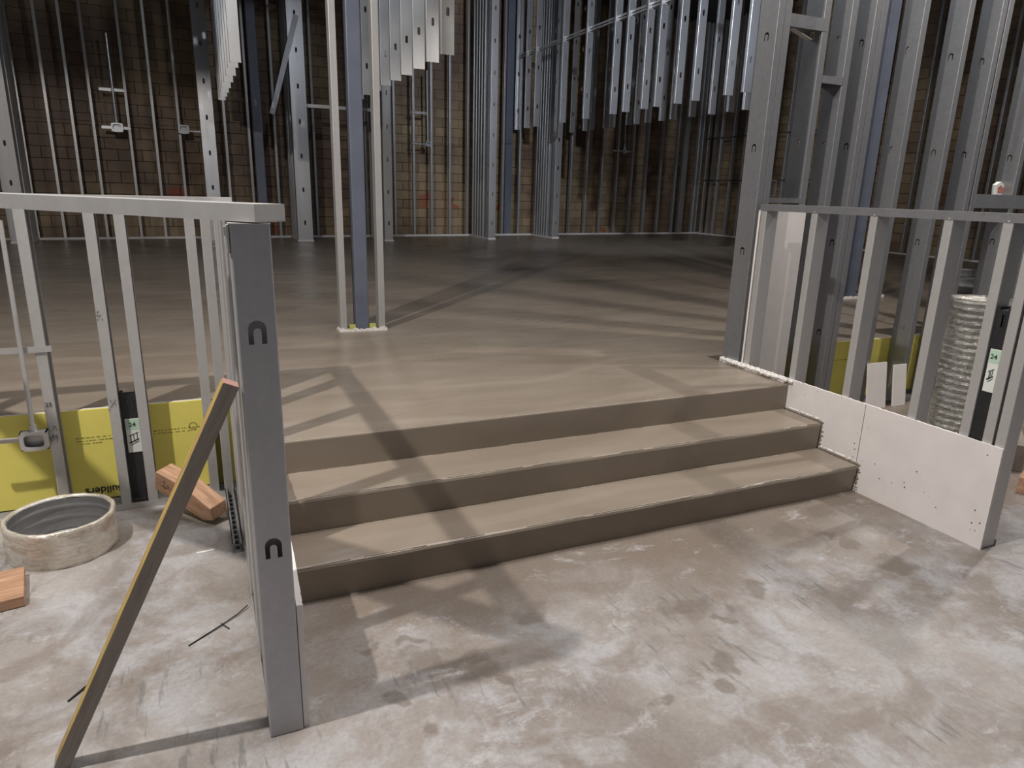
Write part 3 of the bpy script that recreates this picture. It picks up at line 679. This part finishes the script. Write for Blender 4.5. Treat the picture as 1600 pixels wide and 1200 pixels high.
link('red_print', prism('red_print', M_RED, [(-0.06, 0.012), (0.055, 0.012), (0.045, 0.045), (-0.03, 0.07), (-0.07, 0.052)], 'y', -0.0015, 0.0), rb)

# foil-wrapped flexible duct behind the knee wall
fd = empty('foil_duct', (4.27, 2.62, 0), 'tall crinkled foil-wrapped duct standing behind the knee wall', 'duct')
bm = bmesh.new(); prof = []
n = 46
for k in range(n + 1):
    z = 0.93 * k / n; prof.append((0.168 + (0.006 if k % 2 else -0.002) + (0.006 if k > n - 2 else 0), z))
prof += [(0.178, 0.945), (0.170, 0.952), (0.160, 0.945), (0.158, 0.6), (0.158, 0.1)]
ph2 = [1.1, 2.3, 4.0]
lathe(bm, prof, 64, lambda a, z: 0.004 * math.sin(6 * a + 9 * z + ph2[0]) + 0.0025 * math.sin(17 * a - 30 * z + ph2[1]))
link('foil_jacket', fin(bm, 'foil_jacket', M_FOIL, smooth=True), fd)
# black carton right
cr = carton((3.112, 1.8505, 0.003), -H, 0.058, 1.06, 0.07, 'tall black carton with label standing inside the knee wall end bay', lz=0.70, lh=0.19)
# pails
def pail(loc, r, h, label):
    e = empty('duct_fitting', loc, label, 'duct fitting')
    bm = bmesh.new(); lathe(bm, [(r * 0.9, 0), (r, 0.01), (r, h * 0.45), (r * 1.06, h * 0.5), (r, h * 0.55), (r, h), (r * 1.05, h + 0.01), (r * 0.95, h), (r * 0.93, 0.02)], 32)
    link('body', fin(bm, 'body', M_STL, smooth=True), e); 
    bm = bmesh.new(); lathe(bm, [(r * 0.05, h * 0.9), (r * 0.93, h * 0.9)], 24); link('lid', fin(bm, 'lid', M_ST), e); return e
pail((8.55, 5.45, PZ), 0.20, 0.16, 'shiny round duct fitting on the platform beyond the right studs')
pail((8.95, 5.9, PZ), 0.17, 0.22, 'taller round duct fitting behind the shiny one on the platform')
# scrap on the lower floor right
for i, (p, q, r, lab) in enumerate((((3.80, 2.50, 0.02), (4.02, 2.33, 0.02), 0.016, 'short dark pipe piece lying at the base of the foil duct'), ((3.82, 2.40, 0.02), (3.95, 2.28, 0.05), 0.014, 'second short dark pipe piece crossing the first'))):
    tag(link('pipe_scrap', tube('pipe_scrap', M_BLK, p, q, r)), lab, 'pipe')
lum = [((3.95, 1.60, 0.0), 0.10, (1.5, 0.10, 0.04), 12, 'bottom board of the lumber pile at the right edge'), ((3.98, 1.72, 0.05), 0.1, (1.4, 0.14, 0.035), -6, 'dark board on the lumber pile at the right edge'), ((4.0, 1.95, 0.0), 0, (1.6, 0.09, 0.09), 22, 'thick brown beam behind the lumber pile at the right edge'), ((4.3, 2.2, 0.0), 0, (1.3, 0.12, 0.16), 35, 'tallest timber behind the lumber pile at the right edge')]
for loc, _, (a, b, c), rz, lab in lum:
    o = link('lumber_board', boxme('lumber_board', M_WOOD if 'brown' in lab or 'bottom' in lab else M_STICK, (0, 0, 0), (a, b, c), 0.003), None, (loc[0] - 0.05, loc[1], loc[2] + 0.001), (0, 0, math.radians(rz))); tag(o, lab, 'lumber')

# ------------------------------------------------------------------ column enclosures on the platform
def hss(loc, s, label, z1=HT, rz=0.0):
    me = boxme('steel_column', M_BLUE, (-s / 2, -s / 2, 0), (s / 2, s / 2, z1 - PZ), 0.008)
    o = link('steel_column', me, None, (loc[0], loc[1], PZ), (0, 0, rz)); return tag(o, label, 'column')
hss((1.083, 5.245), 0.100, 'square blue-grey steel column between two studs in the middle of the platform')
en = empty('column_enclosure', (1.08, 5.20, PZ), 'pair of pale steel studs flanking the middle blue-grey column', 'wall frame')
studX(en, 0.935 - 1.08 - 0.022, -0.035, 0.005, HT - PZ, W=0.092, F=0.046, m=M_STL)
studX(en, 1.197 - 1.08 , -0.055, 0.005, HT - PZ, W=0.092, F=0.046, m=M_STL)
bm = bmesh.new(); rnd = random.Random(11); n = 26
for i in range(n):
    x = -0.175 + 0.35 * i / n; h_ = rnd.uniform(0.012, 0.028); y = -0.045 - 0.02 * i / n + rnd.uniform(-0.003, 0.003)
    box(bm, x, y - 0.006, 0, x + 0.0145, y + 0.006, h_)
for i in range(8):
    box(bm, -0.18, -0.045 + i * 0.014, 0, -0.17, -0.031 + i * 0.014, rnd.uniform(0.01, 0.025)); box(bm, 0.168, -0.06 + i * 0.014, 0, 0.178, -0.046 + i * 0.014, rnd.uniform(0.01, 0.025))
link('compound_bead', fin(bm, 'compound_bead', M_MUD), en)
for x in (-0.098, 0.055): link('yellow_scrap', boxme('yellow_scrap', M_SCRAP, (x, -0.02, 0), (x + 0.045, 0.0, 0.045)), en)

hss((6.66, 5.62), 0.14, 'square blue-grey steel column behind the right tall wall')
e2 = empty('column_enclosure', (6.6, 5.5, PZ), 'steel studs and white bead around the column behind the right wall', 'wall frame')
studX(e2, -0.26, -0.06, 0.005, HT - PZ, W=0.092, F=0.046, m=M_STL); studX(e2, 0.30, -0.06, 0.005, HT - PZ, W=0.092, F=0.046, m=M_STL)
bm = bmesh.new()
for i in range(40):
    x = -0.28 + 0.70 * i / 40; box(bm, x, -0.08 + rnd.uniform(-0.004, 0.004), 0, x + 0.018, -0.06, rnd.uniform(0.015, 0.03))
link('compound_bead', fin(bm, 'compound_bead', M_MUD), e2)
sc = link('board_scrap', boxme('board_scrap', M_SCRAP, (0, 0, 0), (0.13, 0.02, 0.05)), None, (5.76, 5.50, PZ + 0.001)); tag(sc, 'small yellow-green board scrap on the platform behind the tall studs', 'scrap')
hss((1.22, 15.0), 0.17, 'dark blue steel column against the back wall left of the centre')
hss((6.93, farY(6.93) + 0.18), 0.17, 'dark blue steel column between the two back pilasters')

# ------------------------------------------------------------------ far stud wall and side stud wall
fw = empty('back_stud_wall', (0, farY(0), PZ), 'tall narrow steel studs lining the tan block back wall', 'wall frame', None, AF)
cA = math.cos(AF)
Lf = HT - PZ
for x in (-6.3, -5.9, -5.5, -5.1, -4.7, -4.3, -3.9, -3.45, -3.0, -2.61, -2.21, -1.86, -1.55, -1.0, -0.59, -0.18, 0.62, 1.05, 1.54, 1.79, 2.3, 2.75, 3.10, 3.39, 4.02, 4.47, 4.89, 5.34, 5.79, 6.25, 6.72, 7.17, 7.65, 8.10, 8.67, 9.15, 9.63, 10.11, 10.61, 11.1, 11.61, 12.15, 12.39, 12.9, 13.05):
    wide = 0.16 if abs(x - 12.39) < 0.01 else 0.045
    link('stud', stud_mesh(Lf, W=0.092, F=wide, m=(M_STL if x < 2 else M_STF), t=0.003), fw, (x / cA, 0, 0))  # brighter steel on the left studs stands in for lamp light there
link('track', boxme('track', M_GYP, (-6.4, -0.015, 0), (13.35, 0.10, 0.035)), fw)
link('bridging', boxme('bridging', M_JOIST, (-6.4, 0.05, 2.12), (13.2, 0.055, 2.128)), fw)
sw = empty('side_stud_wall', (13.1, 10.0, PZ), 'steel studs lining the block wall far right behind the tall post', 'wall frame')
for y in (16.3, 16.05, 15.78, 15.30, 14.86, 14.4, 13.9, 13.4, 12.9, 12.4, 11.9, 11.4, 10.9, 10.4, 9.9, 9.4, 8.9, 8.4, 7.9, 7.4, 6.9, 6.4, 5.9):
    studY(sw, 0, y - 10, 0, Lf, W=0.092, F=0.045, m=M_STF, t=0.003)
link('track', boxme('track', M_GYP, (-0.01, -6.2, 0), (0.10, 6.45, 0.03)), sw)
for z in (2.55, 1.45): link('bridging', boxme('bridging', M_JOIST, (-0.012, 2.5, z), (0.0, 6.4, z + 0.03)), sw)

# ------------------------------------------------------------------ pilaster stub walls in front of the back wall
def pilaster(x0, x1, y0, n, label, m=None, holes='slot', dbl=False):
    m = m or M_STF
    y1 = farY(x0) - 0.02; W = x1 - x0
    e = empty('pilaster_frame', (x0, y0, PZ), label, 'wall frame')
    studY(e, 0, 0, 0.004, Lf - 0.01, W=W, F=0.05, hole=holes, z0=0.35, step=0.61, m=m, t=0.003)
    studX(e, 0, 0.055, 0.004, Lf - 0.01, W=0.10, F=0.05, hole='slot', z0=0.35, m=m, t=0.003)
    for k in range(1, n):
        studY(e, 0, 0.2 + (y1 - y0 - 0.26) * k / n, 0.004, Lf - 0.01, W=W, F=0.05, m=m, t=0.003)
    link('track', boxme('track', M_GYP, (-0.01, -0.012, 0), (W + 0.01, y1 - y0, 0.03)), e)
    return e
pilaster(-2.83, -2.58, 13.95, 7, 'bright stud pilaster at the far left edge of the back wall', M_STL)  # brighter steel paints in the lamp light on this pilaster
pilaster(0.20, 0.44, 14.45, 7, 'stud pilaster under the left hanging frame, seen above the half wall rail')
p2 = pilaster(1.76, 2.04, 14.12, 7, 'blue-grey stud pilaster left of the middle column')
pilaster(3.43, 3.60, 14.03, 7, 'brightly lit stud pilaster just right of the middle column', M_STL)
pilaster(5.85, 6.01, 14.46, 6, 'stud pilaster with a jutting base, third from the right corner')
pilaster(7.55, 7.71, 14.69, 7, 'clustered stud pilaster at the start of the long right hanging frames')
# diagonal knee brace on the second pilaster
kb = link('knee_brace', boxme('knee_brace', M_ST, (-0.045, 0, 0), (0.045, 0.04, 1.75)), p2, (1.40 - 1.76, 13.95 - 14.12, 2.72 - PZ), (0, math.radians(17), 0)); kb['label'] = 'dark angled knee brace'

# ------------------------------------------------------------------ hanging bulkhead frames (bottom edge at 2.9 m)
HZ = 2.9
def hang(name, x, ys, label, W=0.092, F=0.05, jag=0.0, m=None, holes='slot', channel=None, cut=None, lean=0.0):
    m = m or M_STF
    e = empty(name, (x, ys[0], HT), label, 'hanging frame'); rnd = random.Random(int(x * 10))
    for k, y in enumerate(ys):
        dz = (cut[k] if cut else rnd.uniform(-jag, jag)); L = HT - HZ - dz
        o = link('stud', stud_mesh(round(L, 2), W=W, F=F, hole=holes, z0=0.42, step=0.80, m=m, t=0.003), e, (W, y - ys[0], -(round(L, 2))), (0, 0, H))
    link('head_track', track_mesh(abs(ys[-1] - ys[0]) + 0.2, W + 0.004, 0.03, True, m=m), e, (W + 0.002, min(0, ys[-1] - ys[0]) - 0.08, 0.0), (0, 0, H))
    if channel:
        bm = bmesh.new(); y0, y1 = min(ys) - ys[0], max(ys) - ys[0]; z = channel - HT
        box(bm, W / 2 - 0.02, y0, z, W / 2 + 0.02, y1, z + 0.004); box(bm, W / 2 - 0.02, y0, z, W / 2 - 0.016, y1, z + 0.03); box(bm, W / 2 - 0.02, y0, z + 0.05, W / 2 - 0.016, y1, z + 0.085)
        link('bridging_channel', fin(bm, 'bridging_channel', M_STL), e)
        bm = bmesh.new()
        for y in ys: box(bm, 0.002, y - ys[0] - 0.012, z - 0.02, W / 2 + 0.03, y - ys[0] - 0.004, z + 0.04)
        link('clip_angles', fin(bm, 'clip_angles', M_STL), e)
    return e
hang('hanging_stud_frame', 0.52, [9.62, 10.2, 10.8, 11.5, 12.2, 12.8, 13.4, 14.0], 'hanging studs at upper left above the far left pilaster', W=0.13, F=0.05, m=M_STL, cut=[0.0, 0.02, 0, 0, 0, 0, 0, 0])
hang('hanging_stud_frame', 2.56, [7.77, 8.30, 8.85, 9.40, 9.95, 10.5, 11.1, 11.7, 12.3, 13.0], 'hanging studs in a row just right of the middle column', m=M_STL, W=0.15)
hang('hanging_stud_frame', 7.08, [8.17, 8.54, 9.29, 9.73, 10.28, 10.66, 11.24, 11.66, 12.67, 13.65, 14.9, 15.4, 15.96], 'nearer row of long hanging studs left of the tall post', W=0.14, channel=4.45)
hang('hanging_stud_frame', 8.48, [9.73, 10.12, 10.6, 11.15, 11.74, 12.09, 12.57, 12.98, 13.27, 13.94, 14.22, 14.83, 15.15, 15.79], 'farther row of long hanging studs behind the nearer row', W=0.13)
hd = link('header_track', boxme('header_track', M_STL, (2.02, 14.2, 2.90), (3.45, 14.35, 2.96)), None); tag(hd, 'horizontal steel header joining the two pilasters beside the middle column', 'header')
# overhead joists between the hanging rows
for k, y in enumerate((11.2, 12.0, 12.8, 13.6, 14.3)):
    e = empty('ceiling_joist', (0.7, y, 4.75 - 0.0 * k), ('nearest', 'second', 'middle', 'fourth', 'farthest')[k] + ' of five dark overhead joists between the two left hanging rows', 'joist', 'dark overhead joists between hanging rows')
    link('top_chord', boxme('top_chord', M_JOIST, (0, 0, 0.12), (1.85, 0.05, 0.15)), e); link('bottom_chord', boxme('bottom_chord', M_JOIST, (0, 0, 0), (1.85, 0.05, 0.03)), e)
    bm = bmesh.new()
    for i in range(8): tube_bm(bm, (0.1 + i * 0.22, 0.025, 0.03), (0.21 + i * 0.22, 0.025, 0.12), 0.008, 6)
    link('web_bars', fin(bm, 'web_bars', M_JOIST), e)
